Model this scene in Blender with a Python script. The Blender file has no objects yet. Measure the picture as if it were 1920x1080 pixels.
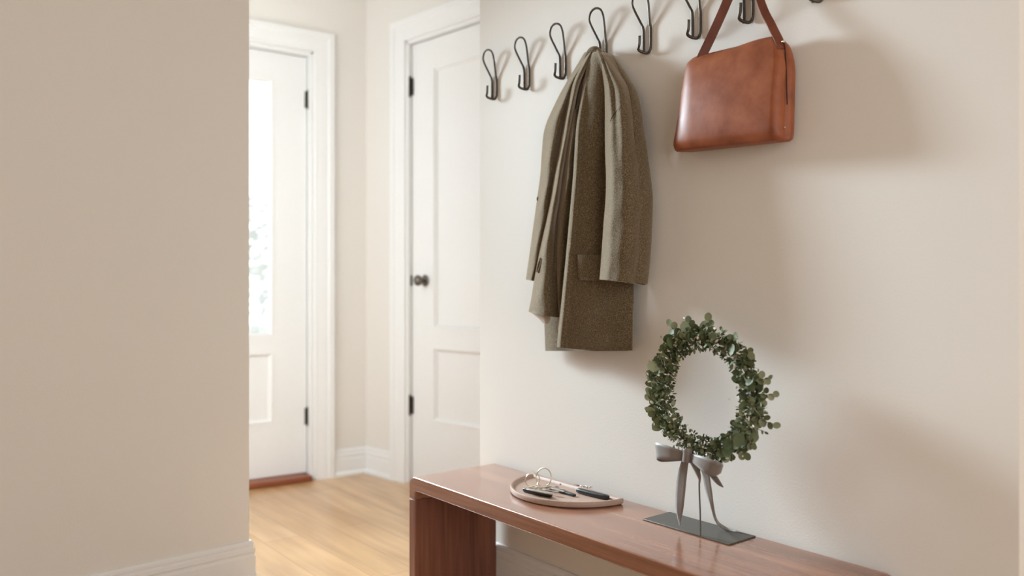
import bpy, bmesh, math, random
from mathutils import Vector, Matrix
random.seed(7)
C = bpy.context.scene.collection
S = bpy.context.scene

# ------------------------------------------------------------------ camera
F = 1520.0                      # focal length in pixels of the 1920 wide frame
YAW = math.atan2(1210, 1520)    # camera turned from +Y (along the hook wall) towards +X (the hook wall)
CH = 1.05                       # camera height
FW = Vector((math.sin(YAW), math.cos(YAW), 0)); RT = Vector((math.cos(YAW), -math.sin(YAW), 0))
cd = bpy.data.cameras.new('camera'); cam = bpy.data.objects.new('camera', cd); C.objects.link(cam)
cam.location = (0, 0, CH); cam.rotation_euler = (math.pi/2, 0, -YAW)
cd.sensor_width = 36; cd.lens = 36*F/1920; cd.clip_start = .02
cd.dof.use_dof = True; cd.dof.focus_distance = 2.22; cd.dof.aperture_fstop = 1.5
S.camera = cam

# ------------------------------------------------------------------ world, lights, exposure
w = bpy.data.worlds.new('world'); S.world = w; w.use_nodes = True
w.node_tree.nodes['Background'].inputs[0].default_value = (.95, .98, 1, 1)
w.node_tree.nodes['Background'].inputs[1].default_value = 2.2
S.view_settings.view_transform = 'Standard'; S.view_settings.look = 'None'
S.view_settings.exposure = -0.06; S.view_settings.gamma = 1; S.view_settings.use_curve_mapping = False
def area(name, loc, target, sx, sy, power, col, spread=180):
    l = bpy.data.lights.new(name, 'AREA'); l.shape = 'RECTANGLE'; l.size = sx; l.size_y = sy
    l.energy = power; l.color = col; l.spread = math.radians(spread)
    o = bpy.data.objects.new(name, l); C.objects.link(o); o.location = loc
    o.rotation_euler = (Vector(target)-Vector(loc)).to_track_quat('-Z', 'Y').to_euler()
    return o
area('hall_key_light', (.90, 3.97, 2.22), (1.10, .5, 1.12), .42, .5, 21, (.73, .895, 1), 54)  # added key light, unseen; direction follows the cast shadows, no window there
area('door_glass_daylight', (1.15, 4.05, 1.40), (1.40, .5, -.71), .50, 1.2, 17.5, (.77, .915, 1), 55)
area('hall_fill_light', (-.2, 3.35, 1.4), (2.2, 3.6, 1.2), .8, 1.9, 25, (.90, .96, 1))  # added fill, out of view, to brighten the closet side of the hall
area('room_fill_light', (.15, -2.3, 1.5), (1.2, 2.4, 1.2), 2.6, 1.9, 63, (.985, .99, .975))  # added fill behind the camera, no window in that wall

# ------------------------------------------------------------------ helpers
def ray(px, py): return FW*F + RT*(px-960) + Vector((0, 0, 540-py))
WX = 1.75                                                       # face of the hook wall
def P(px, py, p=0.0):                                           # point p metres in front of the hook wall
    d = ray(px, py); return Vector((0, 0, CH)) + d*((WX-p)/d.x)
def PZ(px, py, z):                                              # point at height z
    d = ray(px, py); return Vector((0, 0, CH)) + d*((z-CH)/d.z)
class Frame:                                                    # an upright wall: s runs along e, n points into the hall
    def __init__(s, o, e, n): s.o = Vector(o); s.e = Vector(e).normalized(); s.n = Vector(n).normalized()
    def at(s, a, z, d=0): return s.o + s.e*a + s.n*d + Vector((0, 0, z))
    def hit(s, px, py):
        d = ray(px, py); q = Vector((0, 0, CH)); t = (s.o-q).dot(s.n)/d.dot(s.n); r = q+d*t-s.o
        return r.dot(s.e), r.z
def link(name, me, mat, parent=None):
    o = bpy.data.objects.new(name, me); C.objects.link(o); me.materials.append(mat)
    if parent:
        o.parent = parent; o.matrix_parent_inverse = Matrix.Translation(-parent.location) if False else Matrix()
        # children carry world-space verts; shift them into the parent's space
        me.transform(parent.matrix_basis.inverted())
    return o
def mesh(name, V, Fc, mat, parent=None, smooth=False, angle=None):
    me = bpy.data.meshes.new(name); me.from_pydata([tuple(v) for v in V], [], Fc)
    bm = bmesh.new(); bm.from_mesh(me); bmesh.ops.recalc_face_normals(bm, faces=bm.faces); bm.to_mesh(me); bm.free()
    if smooth:
        for p in me.polygons: p.use_smooth = True
        if angle: me.set_sharp_from_angle(angle=math.radians(angle))
    return link(name, me, mat, parent)
def thing(name, loc, label, cat, group=None):
    o = bpy.data.objects.new(name, None); C.objects.link(o); o.location = loc; o.empty_display_size = .05
    tag(o, label, cat, group); bpy.context.view_layer.update(); return o
def tag(o, label, cat, group=None):
    o['label'] = label; o['category'] = cat
    if group: o['group'] = group
    return o
def struct(o): o['kind'] = 'structure'; return o
class MB:
    def __init__(s): s.V = []; s.F = []
    def add(s, V, Fc):
        b = len(s.V); s.V += [Vector(v) for v in V]; s.F += [tuple(b+i for i in f) for f in Fc]
    def box(s, f, a0, a1, z0, z1, d0, d1):
        V = [f(a, z, d) for a in (a0, a1) for z in (z0, z1) for d in (d0, d1)]
        s.add(V, [(0,1,3,2),(4,6,7,5),(0,4,5,1),(2,3,7,6),(0,2,6,4),(1,5,7,3)])
    def build(s, name, mat, parent=None, smooth=False, bevel=0, seg=2, angle=40):
        o = mesh(name, s.V, s.F, mat, parent, smooth or bevel > 0, angle)
        if bevel:
            m = o.modifiers.new('bevel', 'BEVEL'); m.width = bevel; m.segments = seg; m.limit_method = 'ANGLE'
        return o
XYZ = lambda x, y, z: Vector((x, y, z))
def xbox(mb, x0, x1, y0, y1, z0, z1): mb.box(lambda a, z, d: Vector((a, d, z)), x0, x1, z0, z1, y0, y1)
def sweep(path, prof, to3, closed_ends=True):
    """path: 2D points; prof: (offset to the left of the path, height); to3(u,v,h); mitred"""
    n = len(path); k = len(prof); V = []
    P2 = [Vector(p) for p in path]
    for i, p in enumerate(P2):
        dirs = []
        if i > 0: dirs.append((P2[i]-P2[i-1]).normalized())
        if i < n-1: dirs.append((P2[i+1]-P2[i]).normalized())
        ns = [Vector((-d.y, d.x)) for d in dirs]
        m = sum(ns, Vector((0, 0))).normalized(); sc = 1/max(.2, m.dot(ns[0]))
        for (o, h) in prof:
            q = p + m*sc*o; V.append(to3(q.x, q.y, h))
    Fc = [(i*k+j, i*k+(j+1) % k, (i+1)*k+(j+1) % k, (i+1)*k+j) for i in range(n-1) for j in range(k)]
    if closed_ends: Fc += [tuple(range(k)), tuple((n-1)*k+j for j in range(k))]
    return V, Fc
def smoothpath(pts, n=8):
    pts = [Vector(p) for p in pts]; out = []
    for i in range(len(pts)-1):
        a = pts[max(0, i-1)]; b = pts[i]; c = pts[i+1]; d = pts[min(len(pts)-1, i+2)]
        for k in range(n):
            t = k/n
            out.append(.5*((2*b)+(c-a)*t+(2*a-5*b+4*c-d)*t*t+(3*b-a-3*c+d)*t**3))
    out.append(pts[-1]); return out
def tube(pts, r, seg=10, closed=False, caps=True):
    pts = [Vector(p) for p in pts]; n = len(pts); V = []; Fc = []
    rr = r if isinstance(r, (list, tuple)) else [r]*n
    up = None
    for i in range(n):
        a = pts[(i-1) % n] if (closed or i > 0) else pts[i]; b = pts[(i+1) % n] if (closed or i < n-1) else pts[i]
        t = (b-a).normalized()
        if up is None:
            up = Vector((0, 0, 1)) if abs(t.z) < .9 else Vector((1, 0, 0))
        up = (up - t*up.dot(t)).normalized(); s = t.cross(up)
        for j in range(seg):
            an = 2*math.pi*j/seg; V.append(pts[i] + (up*math.cos(an)+s*math.sin(an))*rr[i])
    m = n if closed else n-1
    for i in range(m):
        for j in range(seg):
            Fc.append((i*seg+j, i*seg+(j+1) % seg, ((i+1) % n)*seg+(j+1) % seg, ((i+1) % n)*seg+j))
    if caps and not closed: Fc += [tuple(range(seg)), tuple((n-1)*seg+j for j in range(seg))]
    return V, Fc
def ribbon(pts, width, wdir, th=.0012):
    """flat band swept along pts; wdir: list of width directions (or one)"""
    pts = [Vector(p) for p in pts]; n = len(pts); V = []; Fc = []
    for i, p in enumerate(pts):
        t = (pts[min(n-1, i+1)]-pts[max(0, i-1)]).normalized()
        wd = Vector(wdir[i] if isinstance(wdir, list) else wdir); wd = (wd - t*wd.dot(t)).normalized(); nn = t.cross(wd)
        wi = width[i] if isinstance(width, list) else width
        for a, b in ((-1, -1), (1, -1), (1, 1), (-1, 1)): V.append(p+wd*a*wi/2+nn*b*th/2)
    for i in range(n-1):
        for j in range(4): Fc.append((i*4+j, i*4+(j+1) % 4, (i+1)*4+(j+1) % 4, (i+1)*4+j))
    Fc += [(0, 1, 2, 3), tuple((n-1)*4+j for j in range(4))]
    return V, Fc

# ------------------------------------------------------------------ materials
def newmat(name, col, rough=.5, metal=0, spec=.5):
    m = bpy.data.materials.new(name); m.use_nodes = True; b = m.node_tree.nodes['Principled BSDF']
    b.inputs['Base Color'].default_value = (*col, 1); b.inputs['Roughness'].default_value = rough
    b.inputs['Metallic'].default_value = metal; b.inputs['Specular IOR Level'].default_value = spec
    return m, m.node_tree.nodes, m.node_tree.links, b
def noise(N, L, scale, detail=3, vec=None, rough=.5):
    n = N.new('ShaderNodeTexNoise'); n.inputs['Scale'].default_value = scale; n.inputs['Detail'].default_value = detail
    n.inputs['Roughness'].default_value = rough
    if vec: L.new(vec, n.inputs['Vector'])
    return n
def coords(N, L, scale=(1, 1, 1)):
    g = N.new('ShaderNodeNewGeometry'); mp = N.new('ShaderNodeMapping'); mp.inputs['Scale'].default_value = scale
    L.new(g.outputs['Position'], mp.inputs['Vector']); return mp.outputs['Vector']
def ramp(N, L, fac, stops):
    r = N.new('ShaderNodeValToRGB'); e = r.color_ramp.elements
    while len(e) < len(stops): e.new(.5)
    for i, (p, c) in enumerate(stops): e[i].position = p; e[i].color = (*c, 1)
    L.new(fac, r.inputs[0]); return r
def bump(N, L, b, h, strength, dist):
    bp = N.new('ShaderNodeBump'); bp.inputs['Strength'].default_value = strength; bp.inputs['Distance'].default_value = dist
    L.new(h, bp.inputs['Height']); L.new(bp.outputs[0], b.inputs['Normal'])
def plain(name, col, rough=.5, metal=0, nscale=60, var=.06, bmp=.0):
    m, N, L, b = newmat(name, col, rough, metal)
    n = noise(N, L, nscale, 3, coords(N, L))
    r = ramp(N, L, n.outputs[0], [(.3, tuple(c*(1-var) for c in col)), (.7, tuple(min(1, c*(1+var)) for c in col))])
    L.new(r.outputs[0], b.inputs['Base Color'])
    if bmp: bump(N, L, b, n.outputs[0], .5, bmp)
    return m
M_wall = plain('wall_paint', (.82, .775, .72), .75, nscale=180, var=.008, bmp=.0006)
M_trim = plain('trim_paint', (.87, .86, .845), .35, nscale=40, var=.006)
M_ceil = plain('ceiling_paint', (.85, .83, .8), .8, nscale=40, var=.005)
M_black = plain('dark_iron', (.055, .045, .036), .38, .6, nscale=200, var=.15)
M_iron = plain('blackened_wire', (.075, .06, .047), .33, .65, nscale=300, var=.2)
M_plate = plain('grey_steel_plate', (.105, .095, .082), .5, .3, nscale=300, var=.1)
M_chrome = plain('worn_chrome', (.62, .6, .57), .25, 1, nscale=90, var=.05)
M_gold = plain('pale_metal', (.75, .68, .56), .22, 1, nscale=90, var=.05)
M_blackpl = plain('black_plastic', (.012, .012, .012), .35, 0, nscale=300, var=.2)
M_tray = plain('blush_clay', (.42, .285, .22), .5, 0, nscale=120, var=.05)
M_lining = plain('lining_cloth', (.5, .43, .36), .6)
M_ribbon = plain('ribbon_satin', (.185, .155, .135), .42, 0, nscale=300, var=.06)
M_ribbon.node_tree.nodes['Principled BSDF'].inputs['Sheen Weight'].default_value = .3
M_twig = plain('twig_bark', (.10, .07, .045), .8, 0)

def wood(name, axis, c0, c1, c2, rough, scale=1.0, coat=.0):
    m, N, L, b = newmat(name, c1, rough)
    st = [14, 14, 14]; st[axis] = .9
    v = coords(N, L, tuple(s*scale for s in st))
    n1 = noise(N, L, 1.0, 6, v, .6); n1.inputs['Distortion'].default_value = .6
    st2 = [160, 160, 160]; st2[axis] = 4
    n2 = noise(N, L, 1.0, 3, coords(N, L, tuple(s*scale for s in st2)))
    mx = N.new('ShaderNodeMix'); mx.inputs['Factor'].default_value = .25
    L.new(n1.outputs[0], mx.inputs['A']); L.new(n2.outputs[0], mx.inputs['B'])
    r = ramp(N, L, mx.outputs[0], [(.32, c0), (.5, c1), (.68, c2)])
    L.new(r.outputs[0], b.inputs['Base Color']); bump(N, L, b, n2.outputs[0], .15, .0005)
    b.inputs['Coat Weight'].default_value = coat; b.inputs['Coat Roughness'].default_value = .2
    return m
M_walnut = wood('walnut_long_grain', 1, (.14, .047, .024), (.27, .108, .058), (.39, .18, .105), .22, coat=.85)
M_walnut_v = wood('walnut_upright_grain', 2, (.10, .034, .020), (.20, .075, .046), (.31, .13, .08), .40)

def floor_mat():
    m, N, L, b = newmat('oak_floor', (.4, .2, .1), .26)
    v = coords(N, L)
    br = N.new('ShaderNodeTexBrick'); mp = N.new('ShaderNodeMapping'); mp.inputs['Rotation'].default_value = (0, 0, math.pi/2)
    L.new(v, mp.inputs['Vector']); L.new(mp.outputs[0], br.inputs['Vector'])
    br.inputs['Scale'].default_value = 1; br.inputs['Brick Width'].default_value = 1.3; br.inputs['Row Height'].default_value = .16
    br.inputs['Mortar Size'].default_value = .0012; br.inputs['Color1'].default_value = (.66, .42, .215, 1)
    br.inputs['Color2'].default_value = (.60, .36, .17, 1); br.inputs['Mortar'].default_value = (.30, .17, .08, 1)
    n = noise(N, L, 1, 5, coords(N, L, (18, 1.6, 1)))
    r = ramp(N, L, n.outputs[0], [(.3, (.78, .74, .7)), (.7, (1.12, 1.12, 1.12))])
    mx = N.new('ShaderNodeMix'); mx.data_type = 'RGBA'; mx.blend_type = 'MULTIPLY'; mx.inputs['Factor'].default_value = 1
    L.new(br.outputs[0], mx.inputs['A']); L.new(r.outputs[0], mx.inputs['B']); L.new(mx.outputs['Result'], b.inputs['Base Color'])
    b.inputs['Coat Weight'].default_value = .3; b.inputs['Coat Roughness'].default_value = .22
    return m
M_floor = floor_mat()
M_thresh = wood('threshold_wood', 0, (.16, .04, .014), (.25, .065, .022), (.33, .10, .035), .4)

def tweed():
    m, N, L, b = newmat('olive_brown_wool', (.13, .1, .06), .95, spec=.15)
    v = coords(N, L)
    n = noise(N, L, 330, 4, v, .85)
    r = ramp(N, L, n.outputs[0], [(.34, (.050, .035, .018)), (.5, (.118, .085, .048)), (.66, (.29, .215, .135))])
    L.new(r.outputs[0], b.inputs['Base Color'])
    n2 = noise(N, L, 26, 3, v)
    ad = N.new('ShaderNodeMath'); ad.operation = 'MULTIPLY_ADD'; ad.inputs[1].default_value = 2.5
    L.new(n2.outputs[0], ad.inputs[0]); L.new(n.outputs[0], ad.inputs[2])
    bump(N, L, b, ad.outputs[0], .5, .0012)
    b.inputs['Sheen Weight'].default_value = .8; b.inputs['Sheen Roughness'].default_value = .4
    b.inputs['Sheen Tint'].default_value = (.95, .82, .66, 1)
    return m
M_wool = tweed()
M_seam = plain('wool_seam', (.014, .009, .006), .95)

def leather(name, cols, rough):
    m, N, L, b = newmat(name, cols[1], rough, spec=.32)
    v = coords(N, L)
    n = noise(N, L, 14, 5, v, .6)
    r = ramp(N, L, n.outputs[0], [(.3, cols[0]), (.52, cols[1]), (.75, cols[2])])
    L.new(r.outputs[0], b.inputs['Base Color'])
    n2 = noise(N, L, 700, 2, v); n3 = noise(N, L, 9, 3, v)
    ad = N.new('ShaderNodeMath'); ad.operation = 'MULTIPLY_ADD'; ad.inputs[1].default_value = 12
    L.new(n3.outputs[0], ad.inputs[0]); L.new(n2.outputs[0], ad.inputs[2])
    bump(N, L, b, ad.outputs[0], .25, .0006)
    r2 = ramp(N, L, n.outputs[0], [(.3, (rough-.06,)*3), (.7, (rough+.08,)*3)]); L.new(r2.outputs[0], b.inputs['Roughness'])
    return m
M_leather = leather('cognac_leather', ((.205, .052, .019), (.30, .086, .033), (.39, .125, .050)), .44)
M_strap = leather('strap_leather', ((.11, .028, .013), (.15, .040, .019), (.20, .055, .026)), .45)

def leafmat(name, a, b_, c):
    m, N, L, b = newmat(name, a, .5)
    g = N.new('ShaderNodeNewGeometry')
    r = ramp(N, L, g.outputs['Random Per Island'], [(0, a), (.5, b_), (1, c)])
    L.new(r.outputs[0], b.inputs['Base Color']); b.inputs['Transmission Weight'].default_value = 0
    b.inputs['Subsurface Weight'].default_value = .0
    return m
M_leaf = leafmat('eucalyptus_leaf', (.060, .085, .034), (.135, .165, .075), (.31, .34, .21))
M_sprig = leafmat('small_leaf', (.030, .045, .016), (.085, .110, .042), (.24, .26, .13))
M_bloom = plain('dried_blossom', (.72, .66, .56), .8)

def glassmat():
    m, N, L, b = newmat('clear_pane', (.98, .99, 1), .0)
    b.inputs['Transmission Weight'].default_value = 1; b.inputs['IOR'].default_value = 1.1
    return m
M_glass = glassmat()
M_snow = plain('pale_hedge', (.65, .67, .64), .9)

# ------------------------------------------------------------------ the room
CEIL = 2.78
corner = PZ(687, 885, 0)
fd_dir = (FW*F + RT*(3200-960)).normalized()              # front-door wall, running to the right
cl_dir = -(FW*F + RT*(-610-960)).normalized()             # closet wall, running towards the camera
front = Frame(corner, fd_dir, Vector((fd_dir.y, -fd_dir.x, 0)))
if front.n.y > 0: front.n = -front.n
closet = Frame(corner, cl_dir, Vector((-1, 0, 0)) - cl_dir*Vector((-1, 0, 0)).dot(cl_dir))
lw_dir = (FW*F + RT*(2657-960)).normalized()
lw_end = PZ(467, 1013, .147)
left = Frame((lw_end.x, lw_end.y, 0), lw_dir, Vector((lw_dir.y, -lw_dir.x, 0)))
if left.n.y > 0: left.n = -left.n
HY0, HY1 = P(1911, 540).y, P(900, 540).y                  # ends of the hook wall

mb = MB(); xbox(mb, -2.7, 3.2, -2.7, 5.0, -.06, 0); struct(mb.build('floor', M_floor))
mb = MB(); xbox(mb, -2.7, 3.2, -2.7, 5.0, CEIL, CEIL+.06); struct(mb.build('ceiling', M_ceil))
mb = MB(); xbox(mb, WX, 2.75, HY0, HY1, 0, CEIL); struct(mb.build('wall_right', M_wall))
mb = MB(); xbox(mb, 2.95, 3.05, -2.6, HY0+.6, 0, CEIL); struct(mb.build('wall_right_far', M_wall))
mb = MB(); xbox(mb, -2.6, 3.05, -2.7, -2.6, 0, CEIL); struct(mb.build('wall_back', M_wall))
mb = MB(); xbox(mb, -2.7, -2.6, -2.7, 4.9, 0, CEIL); struct(mb.build('wall_far_left', M_wall))
mb = MB(); mb.box(left.at, -3.65, 0, 0, CEIL, -.12, 0); struct(mb.build('wall_left', M_wall))

# front-door wall with its opening
fs_r, ftop = front.hit(588, 98)                           # right edge and top of the opening
fs_l = fs_r - .93
ftop = front.hit(588, 98)[1]
mb = MB()
mb.box(front.at, fs_r, .25, 0, CEIL, -.13, 0); mb.box(front.at, -5.2, fs_l, 0, CEIL, -.13, 0)
mb.box(front.at, fs_l, fs_r, ftop, CEIL, -.13, 0); struct(mb.build('wall_front', M_wall))
# closet wall
cs_l = closet.hit(762, 500)[0]; ctop = closet.hit(762, 77)[1]
cs_r = cs_l + .80
mb = MB()
mb.box(closet.at, 0, cs_l, 0, CEIL, -.13, 0); mb.box(closet.at, cs_r, 2.2, 0, CEIL, -.13, 0)
mb.box(closet.at, cs_l, cs_r, ctop, CEIL, -.13, 0); struct(mb.build('wall_closet', M_wall))
mb = MB(); mb.box(closet.at, cs_l-.1, cs_r+.1, 0, CEIL, -.25, -.2); struct(mb.build('wall_closet_back', M_wall))

# casings
CAS = [(0, 0), (0, .012), (.006, .016), (.03, .016), (.036, .019), (.075, .020), (.082, .027), (.11, .029), (.112, .0)]
def casing(name, fr, s0, s1, top):
    V, Fc = sweep([(s1, 0), (s1, top), (s0, top), (s0, 0)], [(-o, h) for o, h in CAS], lambda u, v, h: fr.at(u, v, h))
    return struct(mesh(name, V, Fc, M_trim, None, True, 30))
casing('trim_1', front, fs_l, fs_r, ftop); casing('trim_2', closet, cs_l, cs_r, ctop)
def jamb(name, fr, s0, s1, top, stop):
    mb = MB(); t = .02
    for a, b in ((s0, s0+t), (s1-t, s1)): mb.box(fr.at, a, b, 0, top, -.125, .004)
    mb.box(fr.at, s0, s1, top-t, top, -.125, .004)
    for a, b in ((s0+t, s0+t+.012), (s1-t-.012, s1-t)): mb.box(fr.at, a, b, 0, top-t, -.125, stop)
    mb.box(fr.at, s0+t, s1-t, top-t-.012, top-t, -.125, stop)
    return struct(mb.build(name, M_trim, None, bevel=.002))
jamb('trim_3', front, fs_l, fs_r, ftop, -.088); jamb('trim_4', closet, cs_l, cs_r, ctop, -.065)

# baseboards
BB = [(0, 0), (.028, 0), (.028, .012), (.022, .022), (.017, .026), (.017, .092), (.0135, .097), (.0135, .104), (.017, .108),
      (.016, .121), (.011, .125), (.011, .129), (.013, .132), (.012, .140), (.007, .147), (0, .147)]
def baseboard(name, path, side=1):
    V, Fc = sweep(path, [(side*o, h) for o, h in BB], lambda u, v, h: Vector((u, v, h)))
    return struct(mesh(name, V, Fc, M_trim, None, True, 25))
l0 = left.at(-3.6, 0); le = left.at(0, 0); lb = left.at(0, 0, -.12); lf = left.at(-3.6, 0, -.12)
baseboard('baseboard_left', [(l0.x, l0.y), (le.x, le.y), (lb.x, lb.y), (lf.x, lf.y)], -1)
baseboard('baseboard_right', [(2.75, HY0), (WX, HY0), (WX, HY1), (2.5, HY1)], 1)
a = front.at(fs_r+.112, 0); b = closet.at(0, 0); c = closet.at(cs_l-.112, 0)
baseboard('baseboard_corner', [(a.x, a.y), (corner.x, corner.y), (c.x, c.y)], -1)

# front door with glazed light
def panel_door(name, fr, s0, s1, z0, z1, d0, d1, cells, glaze):
    """cells: list of (s0,s1,z0,z1) openings; stiles and rails around them"""
    mb = MB()
    xs = sorted({s0, s1, *[c[0] for c in cells], *[c[1] for c in cells]}); zs = sorted({z0, z1, *[c[2] for c in cells], *[c[3] for c in cells]})
    for i in range(len(xs)-1):
        for j in range(len(zs)-1):
            cx, cz = (xs[i]+xs[i+1])/2, (zs[j]+zs[j+1])/2
            if any(c[0] < cx < c[1] and c[2] < cz < c[3] for c in cells): continue
            mb.box(fr.at, xs[i], xs[i+1], zs[j], zs[j+1], d0, d1)
    o = struct(mb.build(name, M_trim))
    for k, c in enumerate(cells):
        # sloped sticking round the opening
        V, Fc = sweep([(c[0], c[2]), (c[1], c[2]), (c[1], c[3]), (c[0], c[3]), (c[0], c[2]+1e-4)],
                      [(-.002, .003), (.012, .004), (.026, -.012), (.026, -.016), (-.002, -.016)], lambda u, v, h: fr.at(u, v, d1+h), False)
        mesh('moulding', V, Fc, M_trim, o, True, 30)
        m = MB()
        if k in glaze:
            m.box(fr.at, c[0], c[1], c[2], c[3], d1-.022, d1-.017); m.build('pane', M_glass, o)
        else:
            m.box(fr.at, c[0], c[1], c[2], c[3], d0+.008, d1-.014)
            m.build('panel', M_trim, o)
            V, Fc = sweep([(c[0]+.05, c[2]+.05), (c[1]-.05, c[2]+.05), (c[1]-.05, c[3]-.05), (c[0]+.05, c[3]-.05), (c[0]+.05, c[2]+.0501)],
                          [(0, -.015), (.03, -.007), (.2, -.007)], lambda u, v, h: fr.at(u, v, d1+h), False)
    return o
f0, f1 = fs_l+.024, fs_r-.024
gs_r, gz1 = front.hit(518, 143); gz0 = front.hit(500, 634)[1]
pz1 = front.hit(500, 661)[1]; pz0 = front.hit(500, 798)[1]
gw = f1-gs_r
d1 = panel_door('door_1', front, f0, f1, .035, ftop-.024, -.09, -.045,
           [(f0+gw, gs_r, gz0, gz1), (f0+gw, gs_r, pz0, pz1)], (0,))
# threshold
mb = MB(); mb.box(front.at, fs_l+.02, fs_r-.02, 0, .03, -.13, .045)
struct(mb.build('trim_5', M_thresh, None, bevel=.008))
# closet door
c0, c1 = cs_l+.024, cs_r-.024
us, uz1 = closet.hit(805, 123); uz0 = closet.hit(806, 618)[1]; bz1 = closet.hit(806, 650)[1]; bz0 = closet.hit(806, 793)[1]
stw = us-c0
d2 = panel_door('door_2', closet, c0, c1, .012, ctop-.024, -.062, -.022,
           [(us, c1-stw, uz0, uz1), (us, c1-stw, bz0, bz1)], ())
def hinge(fr, s, z, d, parent):
    V, Fc = tube([fr.at(s, z-.05, d), fr.at(s, z+.05, d)], .0085, 12)
    m = MB(); m.add(V, Fc)
    for k in (-1, 1): m.add(*tube([fr.at(s, z+k*.05, d), fr.at(s, z+k*.058, d)], [.0085, .004], 12))
    m.box(fr.at, s-.018, s+.018, z-.045, z+.045, d-.012, d-.004)
    o = m.build('hinge', M_black, parent, smooth=True); o['label'] = 'dark metal hinge'
for y in (183, 783): hinge(front, f1+.008, front.hit(571, y)[1], -.034, d1)
for y in (162, 760): hinge(closet, c0-.006, closet.hit(767, y)[1], -.008, d2)
def lathe(prof, o, ax, seg=24):
    ax = Vector(ax).normalized(); u = ax.orthogonal().normalized(); v = ax.cross(u); V = []; Fc = []
    for (r, h) in prof:
        for j in range(seg):
            an = 2*math.pi*j/seg; V.append(Vector(o)+ax*h+(u*math.cos(an)+v*math.sin(an))*r)
    n = len(prof)
    for i in range(n-1):
        for j in range(seg): Fc.append((i*seg+j, i*seg+(j+1) % seg, (i+1)*seg+(j+1) % seg, (i+1)*seg+j))
    Fc += [tuple(range(seg)), tuple((n-1)*seg+j for j in range(seg))]
    return V, Fc
ks, kz = closet.hit(789, 526)
V, Fc = lathe([(.03, 0), (.031, .004), (.026, .008), (.011, .012), (.010, .03), (.02, .036), (.028, .045), (.029, .054), (.024, .063), (.012, .068), (.002, .069)],
              closet.at(ks+.012, kz, -.022), closet.n)
kn = mesh('knob', V, Fc, plain('aged_nickel', (.16, .14, .12), .3, .9), d2, True, 50); kn['label'] = 'dark round nickel door knob'
mb = MB(); mb.box(closet.at, c0-.02, c0+.001, kz-.028, kz+.028, -.03, -.012); k2 = mb.build('latch_plate', M_black, d2, bevel=.002)

# added frame behind the key light, no real window (left of the door, unseen) and pale planting outside
mb = MB()
mb.box(front.at, fs_l-.75, fs_l-.20, 2.1, 2.16, 0, .03); mb.box(front.at, fs_l-.75, fs_l-.20, 2.62, 2.68, 0, .03)
mb.box(front.at, fs_l-.75, fs_l-.69, 2.1, 2.68, 0, .03); mb.box(front.at, fs_l-.26, fs_l-.20, 2.1, 2.68, 0, .03)
struct(mb.build('added_window_frame', M_trim, None, bevel=.003))

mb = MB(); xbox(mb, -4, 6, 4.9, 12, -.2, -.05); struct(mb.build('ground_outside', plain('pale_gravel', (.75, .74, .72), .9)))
rr_ = random.Random(3)
for i, (x, y, h, lab) in enumerate([(3.3, 8.4, 2.0, 'overexposed pale leafy bush outdoors, seen through the glazed front door')]):
    t = thing('garden_shrub', (x, y, -.05), lab, 'bush')
    m = MB()
    for k in range(420):
        v = Vector((rr_.gauss(0, 1), rr_.gauss(0, 1), rr_.gauss(0, 1))).normalized()*rr_.uniform(.75, 1.05)
        c_ = Vector((x+v.x*.6, y+v.y*.5, h*.55+v.z*h*.5)); a_ = v.orthogonal().normalized(); b_ = v.cross(a_)
        m.add([c_+a_*.08, c_+b_*.05, c_-a_*.08, c_-b_*.05], [(0, 1, 2, 3)])
    m.build('foliage', M_snow, t)
    m = MB(); m.add(*tube([Vector((x, y, -.05)), Vector((x, y, h*.6))], [.03, .015], 8)); m.build('stem', M_snow, t)

# ------------------------------------------------------------------ bench
BT = CH - .618; BX0, BX1 = 1.399, 1.733; BY1 = P(919, 865, WX-BX1).y; BY0 = PZ(1700, 1074, BT).y
TH, TL = .044, .036
bench = thing('console_bench', ((BX0+BX1)/2, (BY0+BY1)/2, 0), 'long walnut waterfall bench with rounded corners against the hook wall', 'bench')
def arc(cx, cz, r, a0, a1, n=8): return [(cx+r*math.cos(math.radians(a0+(a1-a0)*i/n)), cz+r*math.sin(math.radians(a0+(a1-a0)*i/n))) for i in range(n+1)]
ro, ri = .032, .012; zc = BT-.075
prof = [(BY0, zc)] + arc(BY0+ro, BT-ro, ro, 180, 90) + arc(BY1-ro, BT-ro, ro, 90, 0) + [(BY1, zc), (BY1-TL, zc)] \
    + arc(BY1-TL-ri, BT-TH-ri, ri, 0, 90) + arc(BY0+TL+ri, BT-TH-ri, ri, 90, 180) + [(BY0+TL, zc)]
def prism(prof, x0, x1):
    n = len(prof); V = [Vector((x0, y, z)) for y, z in prof]+[Vector((x1, y, z)) for y, z in prof]
    return V, [(i, (i+1) % n, n+(i+1) % n, n+i) for i in range(n)]+[tuple(range(n)), tuple(range(n, 2*n))]
m = MB(); m.add(*prism(prof, BX0, BX1)); tp = m.build('bench_top', M_walnut, bench, bevel=.0035, seg=3, angle=50)
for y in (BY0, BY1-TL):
    m = MB(); xbox(m, BX0, BX1, y, y+TL, 0, zc+.0001); lg = m.build('side_panel', M_walnut_v, bench, bevel=.0025)

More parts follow.
